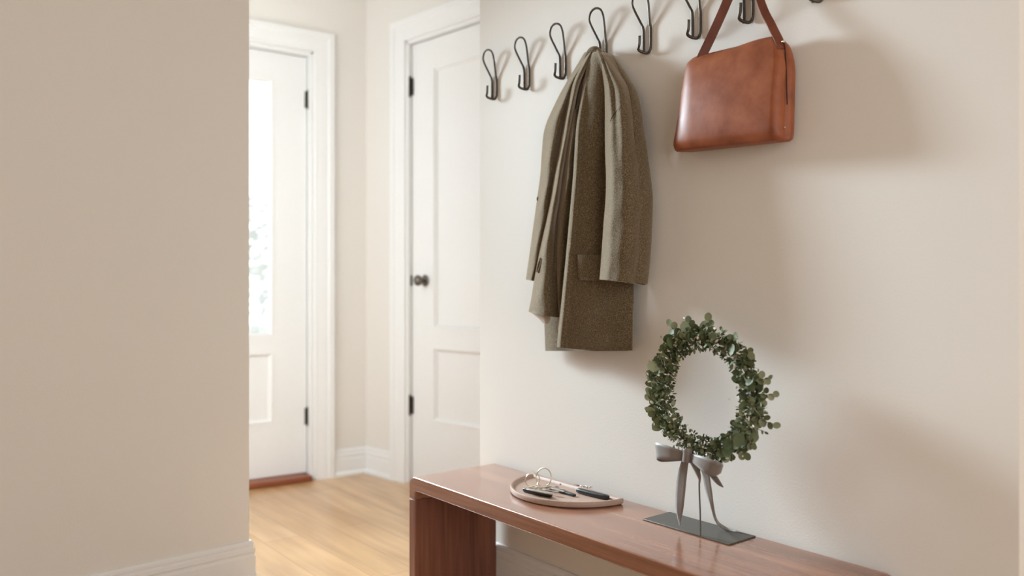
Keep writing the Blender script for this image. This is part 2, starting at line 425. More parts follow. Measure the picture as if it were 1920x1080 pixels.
# ------------------------------------------------------------------ wall hooks
def hook_mesh():
    """origin at the wall, lowest point; local a = -Y along the wall, p = -X out of the wall"""
    L = lambda a, p, z: Vector((-p, -a, z))
    loop = smoothpath([L(-.009, .0045, .006), L(-.009, .0045, .05), L(-.0095, .0055, .078), L(-.016, .011, .098), L(-.029, .021, .132), L(-.033, .026, .152),
                       L(-.023, .029, .170), L(-.003, .030, .1765), L(.016, .028, .169), L(.024, .024, .150), L(.022, .016, .12), L(.018, .0085, .090),
                       L(.0175, .0045, .07), L(.0175, .0045, .022), L(.016, .0055, .010), L(.010, .008, .003), L(.003, .016, .004), L(-.003, .026, .008),
                       L(-.004, .032, .014), L(.001, .034, .024), L(.004, .035, .048)], 5)
    m = MB(); rr = []
    for i, p in enumerate(loop):
        k = i/(len(loop)-1); low = p.z < .085
        rr.append(.0041 if low else .0034)
    m.add(*tube(loop, rr, 10)); return m
hx = [(926, 190), (987, 171), (1055, 152), (1131, 128), (1214, 103), (1307, 78), (1405, 42), (1537, 5)]
hl = ['dark wire coat hook at the far left end, nearest the white door', 'dark wire coat hook, second from the white door end',
      'empty dark wire coat hook immediately left of the wool coat', 'dark wire coat hook the olive brown coat hangs from',
      'empty dark wire coat hook right of the hanging coat', 'empty dark wire coat hook just left of the handbag strap',
      'dark wire coat hook framed between the two halves of the handbag strap', 'dark wire coat hook at the right end, only its bottom tip in view']
HZ = CH + .667
first = None; HY = []
for (px, py), lab in zip(hx, hl):
    y = P(px+5, py, 0).y + .012; HY.append(y)
    if first is None:
        m = hook_mesh(); o = mesh('wall_hook', m.V, m.F, M_iron, None, True); first = o
    else:
        o = first.copy(); C.objects.link(o)
    o.location = (WX-.0001, y, HZ)
    tag(o, lab, 'hook', 'wire coat hooks in a row along the wall')

# ------------------------------------------------------------------ coat
coat = thing('wool_coat', P(1112, 100, .04), 'long olive brown wool coat hanging by its collar from a wire hook', 'coat')
def interp(keys, y):
    """keys sorted (y, v...) ; smooth cubic interpolation"""
    ys = [k[0] for k in keys]
    if y <= ys[0]: return keys[0][1:]
    if y >= ys[-1]: return keys[-1][1:]
    i = max(j for j in range(len(ys)) if ys[j] <= y); i = min(i, len(ys)-2)
    a = keys[max(0, i-1)]; b = keys[i]; c = keys[i+1]; d = keys[min(len(keys)-1, i+2)]; h = c[0]-b[0]; t = (y-b[0])/h
    out = []
    for k in range(1, len(b)):
        m0 = (c[k]-a[k])/max(1e-6, c[0]-a[0])*h; m1 = (d[k]-b[k])/max(1e-6, d[0]-b[0])*h
        out.append((2*t**3-3*t*t+1)*b[k]+(t**3-2*t*t+t)*m0+(-2*t**3+3*t*t)*c[k]+(t**3-t*t)*m1)
    return out
def surf(keys, folds, kexp, wob=.0015):
    """distance from the wall of a loft's face at a pixel column and row"""
    y0, y1 = keys[0][0], keys[-1][0]
    def f(x, yy):
        xl, xr, pl, pc, pr = interp(keys, yy); u = (x-xl)/(xr-xl)
        q = pl*(1-u)+pr*u+(pc-(pl+pr)/2)*(1-abs(2*u-1)**kexp)
        return q+folds(u, (yy-y0)/(y1-y0), yy)+wob*math.sin(u*9+yy*.031)*math.sin(yy*.047+u*4)
    return f
def cloth_loft(name, keys, mat=M_wool, folds=None, n=70, m=30, thick=.02, hollow=False, hem=None, kexp=2.2, wob=.0015):
    """keys: (y, xl, xr, pl, pc, pr): left/right pixel column, distance from the wall at left, centre bulge, right"""
    y0, y1 = keys[0][0], keys[-1][0]; V = []; rings = []
    for i in range(n+1):
        yy = y0+(y1-y0)*i/n; xl, xr, pl, pc, pr = interp(keys, yy); ring = []
        def frontp(u):
            base = pl*(1-u)+pr*u; q = base+(pc-(pl+pr)/2)*(1-abs(2*u-1)**kexp)
            if folds: q += folds(u, (yy-y0)/(y1-y0), yy)
            q += wob*math.sin(u*9+yy*.031)*math.sin(yy*.047+u*4)
            return q
        hy = (lambda u: hem(u)*((yy-y0)/(y1-y0))**6) if hem else (lambda u: 0)
        for j in range(m+1):
            u = j/m; ring.append(P(xl+(xr-xl)*u, yy+hy(u), frontp(u)))
        for j in range(m-1, 0, -1):
            u = j/m; q = frontp(u); e = min(1, 4*u*(1-u)*2); f = P(xl+(xr-xl)*u, yy+hy(u), q)
            ring.append(f + Vector((thick*(e**.5), 0, 0)))
        rings.append(ring)
    if hollow:
        last = rings[-1]; cen = sum(last, Vector())/len(last)
        for sc, dz in ((.93, -.001), (.88, .002), (.86, .035)):
            rings.append([cen+(v-cen)*sc+Vector((0, 0, dz)) for v in last])
    k = len(rings[0])
    for r in rings: V += r
    Fc = [(i*k+j, i*k+(j+1) % k, (i+1)*k+(j+1) % k, (i+1)*k+j) for i in range(len(rings)-1) for j in range(k)]
    Fc += [tuple(range(k)), tuple((len(rings)-1)*k+j for j in range(k))]
    return mesh(name, V, Fc, mat, coat, True, 60)
def G(x, c, w): return math.exp(-((x-c)/w)**2)
# back layer
cloth_loft('back_panel', [(104, 1098, 1128, .02, .03, .02), (160, 1072, 1165, .02, .04, .02), (250, 1045, 1180, .02, .045, .02), (400, 1026, 1180, .02, .05, .02),
    (560, 1020, 1170, .02, .05, .02), (658, 1022.5, 1178, .022, .052, .024)], thick=.012,
    folds=lambda u, v, y: .006*math.sin(u*14+.6)*min(1, v*2))
# main right front/body with rolled front edge
BK = [(93, 1108, 1124, .035, .05, .04), (104, 1105, 1134, .05, .072, .045), (130, 1099, 1150, .066, .074, .045), (156, 1093.5, 1168, .076, .074, .04), (200, 1086, 1178, .087, .077, .036), (242, 1080, 1182, .095, .080, .035),
    (328, 1074.5, 1184, .108, .082, .03), (413, 1067, 1186, .112, .085, .03), (485, 1060.5, 1186, .114, .088, .035), (570, 1052, 1186, .112, .091, .045), (643, 1044.5, 1184.5, .108, .089, .045), (650, 1044, 1184.5, .106, .088, .045)]
BF = lambda u, v, y: .014*G(u, .05, .05)*min(1, v*3) - .016*G(u, .60-.03*v, .16)*max(0, min(1, (v-.05)*5))*max(0, 1-max(0, v-.62)*4) + .010*G(u, .72, .12)*(1-v)**2
cloth_loft('body', BK, thick=.03, kexp=3.0, hem=lambda u: 7*u**.6+1.5*math.sin(u*3.1), hollow=True, m=54, folds=BF)
bodyp = surf(BK, BF, 3.0)
# right sleeve
SK = [(98, 1119, 1131, .05, .062, .05), (112, 1124, 1143, .06, .075, .05), (135, 1129, 1160, .070, .092, .05), (165, 1133, 1180.5, .078, .108, .05), (200, 1134, 1190.5, .084, .124, .05), (242, 1134, 1197, .086, .136, .05),
    (285, 1134.5, 1204, .100, .138, .045), (328, 1136, 1210.5, .106, .139, .04), (370, 1135.5, 1215, .110, .140, .04), (413, 1132, 1214.5, .113, .142, .042), (485, 1127, 1210.5, .118, .145, .046), (522, 1124, 1205, .120, .146, .05)]
SF = lambda u, v, y: .010*G(u, .16, .10)*(1-v*.3) - .009*G(u, .36, .09)*max(0, 1-abs(v-.25)*3) + .004*G(u, .7, .2)*math.sin(v*9)
rs = cloth_loft('sleeve', SK, thick=.045, kexp=2.0, hollow=True, hem=lambda u: 2+10*u**1.3, folds=SF)
sleevep = surf(SK, SF, 2.0)
# left sleeve
cloth_loft('sleeve', [(98, 1096, 1112, .035, .05, .05), (120, 1083, 1101, .038, .062, .055), (156, 1061, 1080, .04, .080, .045), (200, 1038, 1069, .042, .094, .040), (242, 1021, 1060, .045, .104, .035), (285, 1016, 1052, .048, .108, .035),
    (328, 1013, 1043, .05, .10, .055), (370, 1007.5, 1037, .052, .10, .055), (413, 1001.5, 1030, .055, .098, .06), (485, 991.5, 1016, .06, .095, .06), (522, 986, 1006, .06, .092, .06)],
    thick=.04, kexp=2.0, hollow=True, hem=lambda u: 2+3*u)
# middle fold that opens out into the turned-back left front
cloth_loft('front_panel', [(96, 1103, 1113, .045, .06, .05), (125, 1086, 1101, .052, .08, .055), (156, 1072, 1088, .06, .092, .06), (200, 1063, 1078, .066, .10, .062), (242, 1055, 1071, .07, .106, .066), (285, 1047, 1063, .072, .110, .068),
    (328, 1039, 1056, .074, .112, .070), (370, 1032, 1050, .076, .114, .072), (413, 1023, 1043, .078, .116, .076), (450, 1014.5, 1040.5, .082, .118, .08), (485, 1007.5, 1039.5, .086, .120, .082), (525, 1001.5, 1040.5, .09, .122, .082), (560, 996, 1042.5, .092, .120, .082), (584, 991, 1045.5, .09, .114, .082)],
    thick=.03, kexp=2.0, hollow=True, hem=lambda u: 11*u**.7)
# narrow inner fold between the front panel and the body
cloth_loft('inner_fold', [(205, 1076, 1084, .07, .085, .07), (250, 1066, 1080, .07, .10, .075), (328, 1054, 1075, .07, .103, .075), (370, 1049, 1071, .07, .102, .075), (413, 1043, 1066, .07, .10, .075), (485, 1040, 1061, .068, .096, .075), (560, 1043, 1056, .062, .085, .07), (620, 1046, 1052, .05, .07, .06)],
    thick=.02, kexp=1.8)
# pale lining sliver beneath the turned-back front
lin = cloth_loft('lining', [(586, 996, 1030, .07, .078, .06), (597, 1010, 1032, .062, .07, .055), (607, 1019, 1026, .055, .06, .05)], mat=M_lining, thick=.006, n=10, m=10)
lin['label'] = 'pale beige lining showing below the turned-back front'
# pocket flap with stitched edge
V = []; Fc = []
fx0, fx1, fy0, fy1 = 1083, 1134, 477, 525; nx, ny = 14, 10
def flap_pt(i, j, d):
    u = i/nx; v = j/ny; x = fx0+(fx1-fx0)*u + 1.5*v*(1-u); y = fy0+(fy1-fy0)*v+2.5*u
    if j == ny and i == 0: x += 3; y -= 2
    return P(x, y, bodyp(x, y)+.0065+.003*math.sin(math.pi*min(1, v*1.1))+d)
for d in (0.002, -.008):
    for j in range(ny+1):
        for i in range(nx+1): V.append(flap_pt(i, j, d))
q = (nx+1)*(ny+1)
for j in range(ny):
    for i in range(nx):
        a = j*(nx+1)+i; Fc += [(a, a+1, a+nx+2, a+nx+1), (q+a, q+a+nx+1, q+a+nx+2, q+a+1)]
edge = [i for i in range(nx+1)]+[j*(nx+1)+nx for j in range(1, ny+1)]+[ny*(nx+1)+i for i in range(nx-1, -1, -1)]+[j*(nx+1) for j in range(ny-1, 0, -1)]
for a, b in zip(edge, edge[1:]+edge[:1]): Fc.append((a, b, q+b, q+a))
fl = mesh('pocket_flap', V, Fc, M_wool, coat, True, 50)
m = MB(); m.add(*tube([*[P(x, fy0+7+(x-1085)*.06, bodyp(x, fy0+8)+.0108) for x in range(1085, 1128, 3)]], .0008, 6)); sm = mesh('stitching', m.V, m.F, M_seam, fl)
m = MB(); m.add(*tube(smoothpath([flap_pt(nx, 0, .0005)]+[flap_pt(i, 0, .0005) for i in range(nx-1, -1, -2)]+[flap_pt(0, j, .0005) for j in range(1, ny, 2)]+[flap_pt(0, ny, .0005)]+[flap_pt(i, ny, -.001) for i in range(1, nx+1, 2)], 3), .0021, 6))
pp = mesh('flap_seam_shadow', m.V, m.F, M_seam, fl, True); pp['label'] = 'dark seam lines of the flap with the shadow drawn in below'  # dark tube: seam at top and left, shadow put in as colour below
# welt pocket on the turned-back front
m = MB(); m.add(*tube(smoothpath([P(1014.5, 483, .110), P(1009.5, 497, .110), P(1007, 510, .109)], 5), .0035, 8))
m.add(*tube(smoothpath([P(1016.5, 485, .113), P(1013.5, 498, .113), P(1009, 511, .112)], 5), .0035, 8)); mesh('welt_pocket', m.V, m.F, M_wool, coat, True)
# shoulder seam
m = MB(); m.add(*tube(smoothpath([P(x, y, sleevep(x, y)+.0004) for x, y in ((1144, 228), (1147, 221), (1151, 214), (1156, 208), (1162, 204))], 5), .0008, 6)); mesh('shoulder_seam', m.V, m.F, M_seam, coat, True)
# button on the far sleeve
V, Fc = lathe([(.007, -.002), (.008, 0), (.007, .002), (.004, .003)], P(1009, 373, .06), Vector((-.3, .9, 0)))
bt = mesh('button', V, Fc, plain('horn_button', (.17, .12, .075), .4), coat, True, 40)
# hanging loop / collar roll over the hook
m = MB(); m.add(*tube(smoothpath([P(1098, 112, .05), P(1106, 98, .052), P(1114, 94, .052), P(1122, 97, .05), P(1131, 108, .05)], 6), [.006+.006*math.sin(math.pi*i/24) for i in range(25)], 12))
mesh('collar', m.V, m.F, M_wool, coat, True)

# ------------------------------------------------------------------ handbag
bag = thing('leather_handbag', P(1375, 180, .04), 'cognac brown leather shoulder bag hanging by its strap from a wire hook', 'handbag')
def bag_body():
    keys = [(0, 1293, 1455, .022, .052), (.06, 1287, 1459, .014, .064), (.25, 1284, 1462, .012, .076), (.5, 1280, 1458, .012, .084), (.8, 1273.5, 1455, .014, .090), (.94, 1269.0, 1455, .016, .090), (1, 1270, 1458, .022, .084)]
    n, m = 40, 36; rings = []
    for i in range(n+1):
        v = i/n; xl, xr, pb, pf = interp(keys, v)
        yl = 113+(283-113)*v; yr = 69+(256-69)*v
        ring = []
        L0 = P(xl, yl, .045); R0 = P(xr, yr, pf); zL = L0.z; zR = R0.z
        YL = P(xl, yl, .045).y; YR = R0.y; zz = (zL+zR)/2
        sag = .010*math.sin(math.pi*min(1, 1))*(1-v)**3
        for j in range(m+1):                              # front, left to right
            u = j/m; rd = .022+.02*v
            w_ = abs(YL-YR); du = min(u*w_, 1)/ (rd*2.0)
            q = math.sqrt(max(0, 1-(1-min(1, du))**2)) ; dr = min(1, (1-u)*w_/.012); q2 = math.sqrt(max(0, 1-(1-dr)**2))
            mid = (pb+pf)/2; p = mid+(pf-mid)*q*(.55+.45*q2) + .010*math.sin(math.pi*u)*math.sin(math.pi*v)*.8
            ring.append(Vector((WX-p, YL+(YR-YL)*u, zL+(zR-zL)*u-sag*math.sin(math.pi*u)+.003*math.sin(u*7+2)*(1-v)**2)))
        for j in range(1, 12):                            # gusset with inward crease
            u = j/12; mid = (pb+pf)/2; fr = mid+(pf-mid)*.55; p = fr+(pb-fr)*u; inn = -.006*math.sin(math.pi*u)*(.3+v) + .016*math.exp(-((u-.42)/.13)**2)*(1-.35*v)
            ring.append(Vector((WX-p, YR+inn, zR)))
        for j in range(0, m+1, 3):
            u = 1-j/m; e = min(1, u*14)
            mid = (pb+pf)/2
            ring.append(Vector((WX-(mid+(pb-mid)*math.sqrt(e)), YL+(YR-YL)*u, zL+(zR-zL)*u-sag*math.sin(math.pi*u))))
        rings.append(ring)
    # closing rows so that top and bottom edges are rounded
    def shrink(r, sc, dz):
        c = sum(r, Vector())/len(r); return [Vector((c.x+(v.x-c.x)*sc, c.y+(v.y-c.y)*(1-(1-sc)*.25), v.z+dz)) for v in r]
    rings = [shrink(rings[0], .3, .004), shrink(rings[0], .75, .003)] + rings + [shrink(rings[-1], .85, -.005), shrink(rings[-1], .5, -.007)]
    k = len(rings[0]); V = [v for r in rings for v in r]
    Fc = [(i*k+j, i*k+(j+1) % k, (i+1)*k+(j+1) % k, (i+1)*k+j) for i in range(len(rings)-1) for j in range(k)]
    Fc += [tuple(range(k)), tuple((len(rings)-1)*k+j for j in range(k))]
    return V, Fc
V, Fc = bag_body(); mesh('bag_body', V, Fc, M_leather, bag, True, 70)
# zip down the gusset and its metal stud
zp = smoothpath([P(1469, 77, .053), P(1472, 95, .053), P(1474, 130, .053), P(1475, 170, .053), P(1476, 196, .053)], 6)
m = MB(); m.add(*tube(zp, .0014, 8)); z = mesh('zip', m.V, m.F, M_seam, bag, True); z['label'] = 'dark zip down the side gusset'
V, Fc = lathe([(.0035, 0), (.004, .001), (.003, .003), (.001, .0035)], P(1468.5, 78, .058), (-.4, -.8, .3), 14); mesh('stud', V, Fc, M_gold, bag, True)
V, Fc = lathe([(.002, 0), (.0024, .001), (.0015, .0025), (.0005, .003)], P(1471, 239, .064), (-.4, -.8, .0), 12); mesh('stud', V, Fc, M_gold, bag, True)
# strap: up from both ends and over the loop of the seventh hook
hy = HY[6]; topz = HZ+.1765+.0065
sp = [P(1309, 124, .052), P(1316, 106, .050), P(1336, 64, .047), P(1361, 8, .043), P(1385, -55, .040), Vector((WX-.030, hy+.012, topz-.006)), Vector((WX-.030, hy, topz)), Vector((WX-.030, hy-.012, topz-.006)), P(1428, 8, .043), P(1446, 46, .048), P(1462, 79, .056), P(1465, 92, .058)]
sp = smoothpath(sp, 6)
m = MB(); m.add(*ribbon(sp, [.0175 if k < 36 else .0150 for k in range(len(sp))], [Vector((1, .35, .1)) if k < 30 else Vector((1, -.25, 0)) for k in range(len(sp))], .0028))
m2 = MB()
wd = []
for k in range(len(sp)):
    f = max(0, min(1, (k-26)/12)); f = f*f*(3-2*f)
    a = Vector((.62, .78, .3)); b = Vector((1, .0, .0))
    # width lies mostly in the wall plane at the left, edge-on towards the right end
    wl = Vector((.15, -.9, -.45)); wr = Vector((.75, -.55, .25))
    g_ = 1-abs(k/(len(sp)-1)*2-1); top = G(k, 36, 7)
    wv = wl*(1-f)+wr*f; wd.append(wv*(1-top)+Vector((1, 0, 0))*top)
m2.add(*ribbon(sp, [.026 if k < 30 else .021 for k in range(len(sp))], wd, .0028))
mesh('strap', m2.V, m2.F, M_strap, bag, True, 40)

# ------------------------------------------------------------------ tray and keys
TZ = BT+.0002
tc = Vector((1.690, 1.812, TZ)); TR = .200
def dshape(r, inset=0, n=40):
    pts = [(tc.x-inset, tc.y-math.sqrt(max(0, r*r-inset*inset)))]
    a0 = math.asin(min(1, inset/r))
    out = []
    for i in range(n+1):
        a = -math.pi/2+a0+(math.pi-2*a0)*i/n          # sweep through -X side
        out.append((tc.x-r*math.cos(a), tc.y+r*math.sin(a)))
    return out
def loftrings(rings):
    k = len(rings[0]); V = [v for r in rings for v in r]
    return V, [(i*k+j, i*k+(j+1) % k, (i+1)*k+(j+1) % k, (i+1)*k+j) for i in range(len(rings)-1) for j in range(k)]+[tuple(range(k)), tuple((len(rings)-1)*k+j for j in range(k))]
def dr(r, ins, z): return [Vector((x, y, TZ+z)) for x, y in dshape(r, ins)]
V, Fc = loftrings([dr(TR-.006, .004, 0), dr(TR-.001, .001, .003), dr(TR, 0, .008), dr(TR, 0, .015), dr(TR-.0015, .0015, .0175), dr(TR-.006, .006, .0175), dr(TR-.0085, .0085, .0155), dr(TR-.013, .012, .0085), dr(TR-.018, .016, .0075)])
tray = mesh('catchall_tray', V, Fc, M_tray, None, True, 45)
tag(tray, 'half-round blush tray with raised rim holding keys, on the walnut bench', 'tray')
tz = TZ+.0077
def key(px, py, ang, L, parent, mat, headr=.012, tilt=0, z=0, name='key'):
    o = PZ(px, py, tz+.002+z); e = Vector((math.sin(ang), math.cos(ang), tilt)).normalized(); s = Vector((e.y, -e.x, 0)).normalized(); up = s.cross(e).normalized()
    if up.z < 0: up = -up
    f = lambda a, zz, d: o+e*a+s*d+up*zz
    m = MB()
    # bow (ring-shaped head), blade with teeth
    n = 20; ri, r2 = headr*.35, headr; V = []
    for h in (-.0012, .0012):
        for r_ in (r2, ri):
            for j in range(n):
                an = 2*math.pi*j/n; V.append(f(-headr+r_*math.cos(an)*1.15, h, r_*math.sin(an)))
    Fc = []
    for j in range(n):
        k = (j+1) % n; Fc += [(j, k, n+k, n+j), (2*n+j, 3*n+j, 3*n+k, 2*n+k), (j, 2*n+j, 2*n+k, k), (n+j, n+k, 3*n+k, 3*n+j)]
    m.add(V, Fc)
    m.box(f, 0, L, -.0011, .0011, -.0034, .0022)
    for k in range(5): m.box(f, L*.35+k*L*.12, L*.35+k*L*.12+L*.06, -.0011, .0011, .0022, .0022+.001+.0012*((k*7) % 3))
    return m.build(name, mat, parent)
def ringm(c, ax, r, t, parent, mat, name='split_ring', coil=True):
    ax = Vector(ax).normalized(); u = ax.orthogonal().normalized(); v = ax.cross(u); pts = []
    N_ = 72
    for i in range(N_+1):
        a = 2*math.pi*i/36 - .25 if coil else 4*math.pi*i/N_
        pts.append(c+(u*math.cos(a)+v*math.sin(a))*r+ax*((i/N_-.5)*t*2.2))
    V, Fc = tube(pts, t, 8); return mesh(name, V, Fc, mat, parent, True)
kc = PZ(1010, 905, tz)
keys = thing('key_bunch', PZ(1015, 922, tz), 'bunch of keys with two large wire rings lying at the left of the tray', 'keys')
def oval(name, pts, t, mat):
    pts = smoothpath(pts+[pts[0]], 8)[:-1]; V, Fc = tube(pts, t, 8, closed=True); return mesh(name, V, Fc, mat, keys, True)
# upright rings: circles whose lowest point rests on the tray
def upright(px, py, r, tx, name='split_ring', coil=True, lean=.1):
    base = PZ(px, py, tz+.001); ax = Vector((math.cos(tx), math.sin(tx), lean)).normalized()
    vup = (Vector((0, 0, 1))-ax*ax.z).normalized(); c = base+vup*(r+.0014)
    o = ringm(c, ax, r, .0015, keys, M_gold, name, coil); return c
upright(1017, 913, .0275, math.radians(195), lean=.25)
upright(998, 913, .0225, math.radians(245), lean=-.15)
def fob(name, px0, py0, px1, py1, w, h, parent, mat, z=.0, ends=.6):
    a = PZ(px0, py0, tz+h/2+z); b = PZ(px1, py1, tz+h/2+z); e = (b-a).normalized(); s = Vector((e.y, -e.x, 0)).normalized(); L = (b-a).length
    V = []; n = 16; k = 14
    for i in range(n+1):
        u = i/n; wv = w/2*(ends+(1-ends)*math.sin(math.pi*u)**.6); hv = h/2*(1 if 0 < i < n else .75)
        for j in range(k):
            an = 2*math.pi*j/k; ca, sa = math.cos(an), math.sin(an)
            V.append(a+e*L*u+s*wv*abs(ca)**.5*(1 if ca > 0 else -1)+Vector((0, 0, hv*abs(sa)**.5*(1 if sa > 0 else -1))))
    Fc = [(i*k+j, i*k+(j+1) % k, (i+1)*k+(j+1) % k, (i+1)*k+j) for i in range(n) for j in range(k)]+[tuple(range(k)), tuple(n*k+j for j in range(k))]
    return mesh(name, V, Fc, mat, parent, True, 50)
f1_ = fob('penknife', 982, 918, 1034, 929, .020, .012, keys, M_blackpl, ends=.45)
f2_ = fob('silver_key_head', 988, 917, 1036, 926.5, .012, .004, keys, M_chrome, z=.0122, ends=.4)
fob('black_key', 1050, 920, 1078, 929, .014, .008, keys, M_blackpl, ends=.6)
fob('silver_key_head', 1036, 915.5, 1058, 922, .013, .003, keys, M_chrome, z=.006, ends=.5)
key(1022, 919, math.radians(162), .045, keys, M_chrome, .015, z=.010); key(1038, 914, math.radians(172), .042, keys, M_chrome, .014, z=.004)
key(1008, 913, math.radians(130), .036, keys, M_gold, .013, z=.013)
ringm(PZ(1026, 916, tz+.004), (0.1, .1, 1), .013, .0012, keys, M_chrome, 'small_ring')
ringm(PZ(1042, 914, tz+.003), (0.15, -.1, 1), .010, .0011, keys, M_blackpl, 'small_ring')
carkey = thing('car_key', PZ(1112, 928, tz), 'black key fob with a short silver chain at the right of the tray', 'key fob')
fb = fob('fob_body', 1083, 919, 1140, 933, .023, .014, carkey, M_blackpl, ends=.6)
fob('chrome_trim', 1088, 923.5, 1108, 929, .010, .0025, carkey, M_chrome, z=.0, ends=.5)
for i, (x, y) in enumerate([(1086, 913.5), (1091, 912), (1097, 912.5), (1102, 914), (1107, 913)]):
    ringm(PZ(x, y, tz+.0045+.001*(i % 2)), (.6*(i % 2), .2, 1), .0048, .0011, carkey, M_chrome, 'chain_link')
shade_strip = fob('shadow_line', 1050, 908, 1086, 911, .006, .005, None, M_strap, ends=.9)  # dark strip modelled in place of a shadow line on the tray
shade_strip.name = 'tray_shadow_strip'; tag(shade_strip, 'short dark brown strip standing in for a shadow line along the back of the tray', 'shadow strip')

# ------------------------------------------------------------------ wreath stand, wreath and bow
stand = thing('wreath_stand', (1.671, 1.335, BT), 'dark grey metal stand with a flat rectangular plate, under the wreath', 'stand')
m = MB(); xbox(m, 1.617, 1.726, 1.197, 1.473, BT+.0002, BT+.0035); m.build('base_plate', M_plate, stand, bevel=.001)
RX = 1.632; WC = P(1322, 739, WX-RX); WR = .139
m = MB(); m.add(*tube(smoothpath([Vector((1.6195, 1.283, BT+.0034)), Vector((1.6195, 1.284, BT+.06)), Vector((1.621, 1.288, BT+.13)), Vector((1.628, 1.290, WC.z-WR+.005))], 6), .0021, 10))
m.build('rod', M_plate, stand, smooth=True)
wreath = thing('eucalyptus_wreath', (WC.x, WC.y, WC.z-WR), 'round green eucalyptus wreath with a taupe ribbon, above the walnut bench', 'wreath')
ring_pts = [Vector((WC.x+.003*math.sin(5*a), WC.y+WR*math.cos(a), WC.z+WR*math.sin(a))) for a in [2*math.pi*i/64 for i in range(64)]]
m = MB(); m.add(*tube(ring_pts, .0045, 8, closed=True))
m.add(*tube([p+Vector((.004*math.cos(i*.7), .004*math.sin(i*.9), .004*math.sin(i*.7))) for i, p in enumerate(ring_pts)], .002, 6, closed=True)); m.build('hoop', M_twig, wreath, smooth=True)
rnd = random.Random(11)
def leaf(mb, base, d, nrm, L, W, cup=.15, n=10, tip=.0):
    """leaf blade: base point, direction, face normal"""
    d = d.normalized(); s = d.cross(nrm)
    if s.length < 1e-3: s = d.orthogonal()
    s.normalize(); nn = s.cross(d).normalized()
    V = [base]; 
    for j in range(1, n):
        a = math.pi*2*j/n; x = .5-.5*math.cos(a); y = math.sin(a)*.5
        yy = y*(1-tip*x); V.append(base+d*L*x+s*W*yy+nn*(cup*L*(abs(y)**1.5)*.8-cup*.3*L*math.sin(math.pi*x)))
    V.append(base+d*L*.5-nn*cup*.4*L)
    c = len(V)-1; mb.add(V, [(i, (i+1) % c, c) for i in range(c)])
def rdir(): 
    while True:
        v = Vector((rnd.uniform(-1, 1), rnd.uniform(-1, 1), rnd.uniform(-1, 1)))
        if .1 < v.length < 1: return v.normalized()
big = MB(); small = MB(); tw = MB(); bl = MB()
for i in range(540):                                             # round eucalyptus leaves
    a = rnd.uniform(0, 2*math.pi)
    rad = Vector((0, math.cos(a), math.sin(a))); tan = Vector((0, -math.sin(a), math.cos(a)))
    o = WC+rad*WR+Vector((rnd.gauss(-.006, .008), 0, 0))+rad*rnd.gauss(.001, .012)
    d = (rad*rnd.choice((-.45, .8, 1))*rnd.uniform(.2, 1)+tan*rnd.uniform(-.4, 1)+Vector((rnd.uniform(-.9, .25), 0, 0))).normalized()
    nrm = (Vector((-1, -.5, .15))+rdir()*.75).normalized(); L = rnd.choice((rnd.uniform(.012, .022), rnd.uniform(.021, .037)))
    if math.radians(248) < a < math.radians(312) and d.dot(rad) > 0: continue
    if d.dot(rad) < 0: L = min(L, .023)
    st = o+d*rnd.uniform(.002, .010); tip_ = st+d*L-WC
    if math.hypot(tip_.y, tip_.z) < WR-.036 or abs(math.hypot((st-WC).y, (st-WC).z)-WR) > .022: continue
    leaf(big, st, d, nrm, L, L*rnd.uniform(.68, .95), tip=rnd.uniform(0, .3))
for i in range(2600):
    a = rnd.uniform(0, 2*math.pi); rad = Vector((0, math.cos(a), math.sin(a)))
    th = rnd.uniform(0, 2*math.pi); rr = .026*math.sqrt(rnd.random())*1.1
    o = WC+rad*(WR+rr*math.cos(th))+Vector((rr*math.sin(th), 0, 0)); d = (rad*math.cos(th)+Vector((math.sin(th), 0, 0))+rdir()*.9).normalized()
    leaf(small, o, d, rdir(), rnd.uniform(.008, .014), rnd.uniform(.005, .008), n=6)
# loose sprigs that leave the ring
spr = [(8, .055, 1), (20, .05, 1), (-12, .06, 1), (-20, .045, 0), (100, .032, 1), (120, .045, 1), (80, .035, 1), (135, .035, 0), (155, .03, 0), (40, .03, 1), (60, .028, 1), (-35, .03, 1), (190, .02, 1), (205, .02, 1), (-48, .03, 1), (110, .03, 0)]
for deg, L, kind in spr:
    a = math.radians(deg); rad = Vector((0, -math.cos(a), math.sin(a))); tan = Vector((0, -math.sin(a), -math.cos(a)))
    o = WC+rad*(WR+.008)+Vector((-.008, 0, 0)); e = o+rad*L+tan*rnd.uniform(-.4, .4)*L+Vector((-.006, 0, 0))
    pts = smoothpath([o, o.lerp(e, .5)+tan*.004, e], 4); ob_ = mesh('twig', *tube(pts, .0008, 5), M_twig, wreath, True)
    for q in range(5):
        b_ = o.lerp(e, .25+.19*q); side = tan*(1 if q % 2 else -1)+rad*.6
        if q == 4: side = rad
        Lf = rnd.uniform(.014, .024) if kind else rnd.uniform(.008, .012); leaf(big if kind else small, b_, side, (Vector((-1, -.5, .2))+rdir()*.5), Lf, Lf*(.85 if kind else .5))
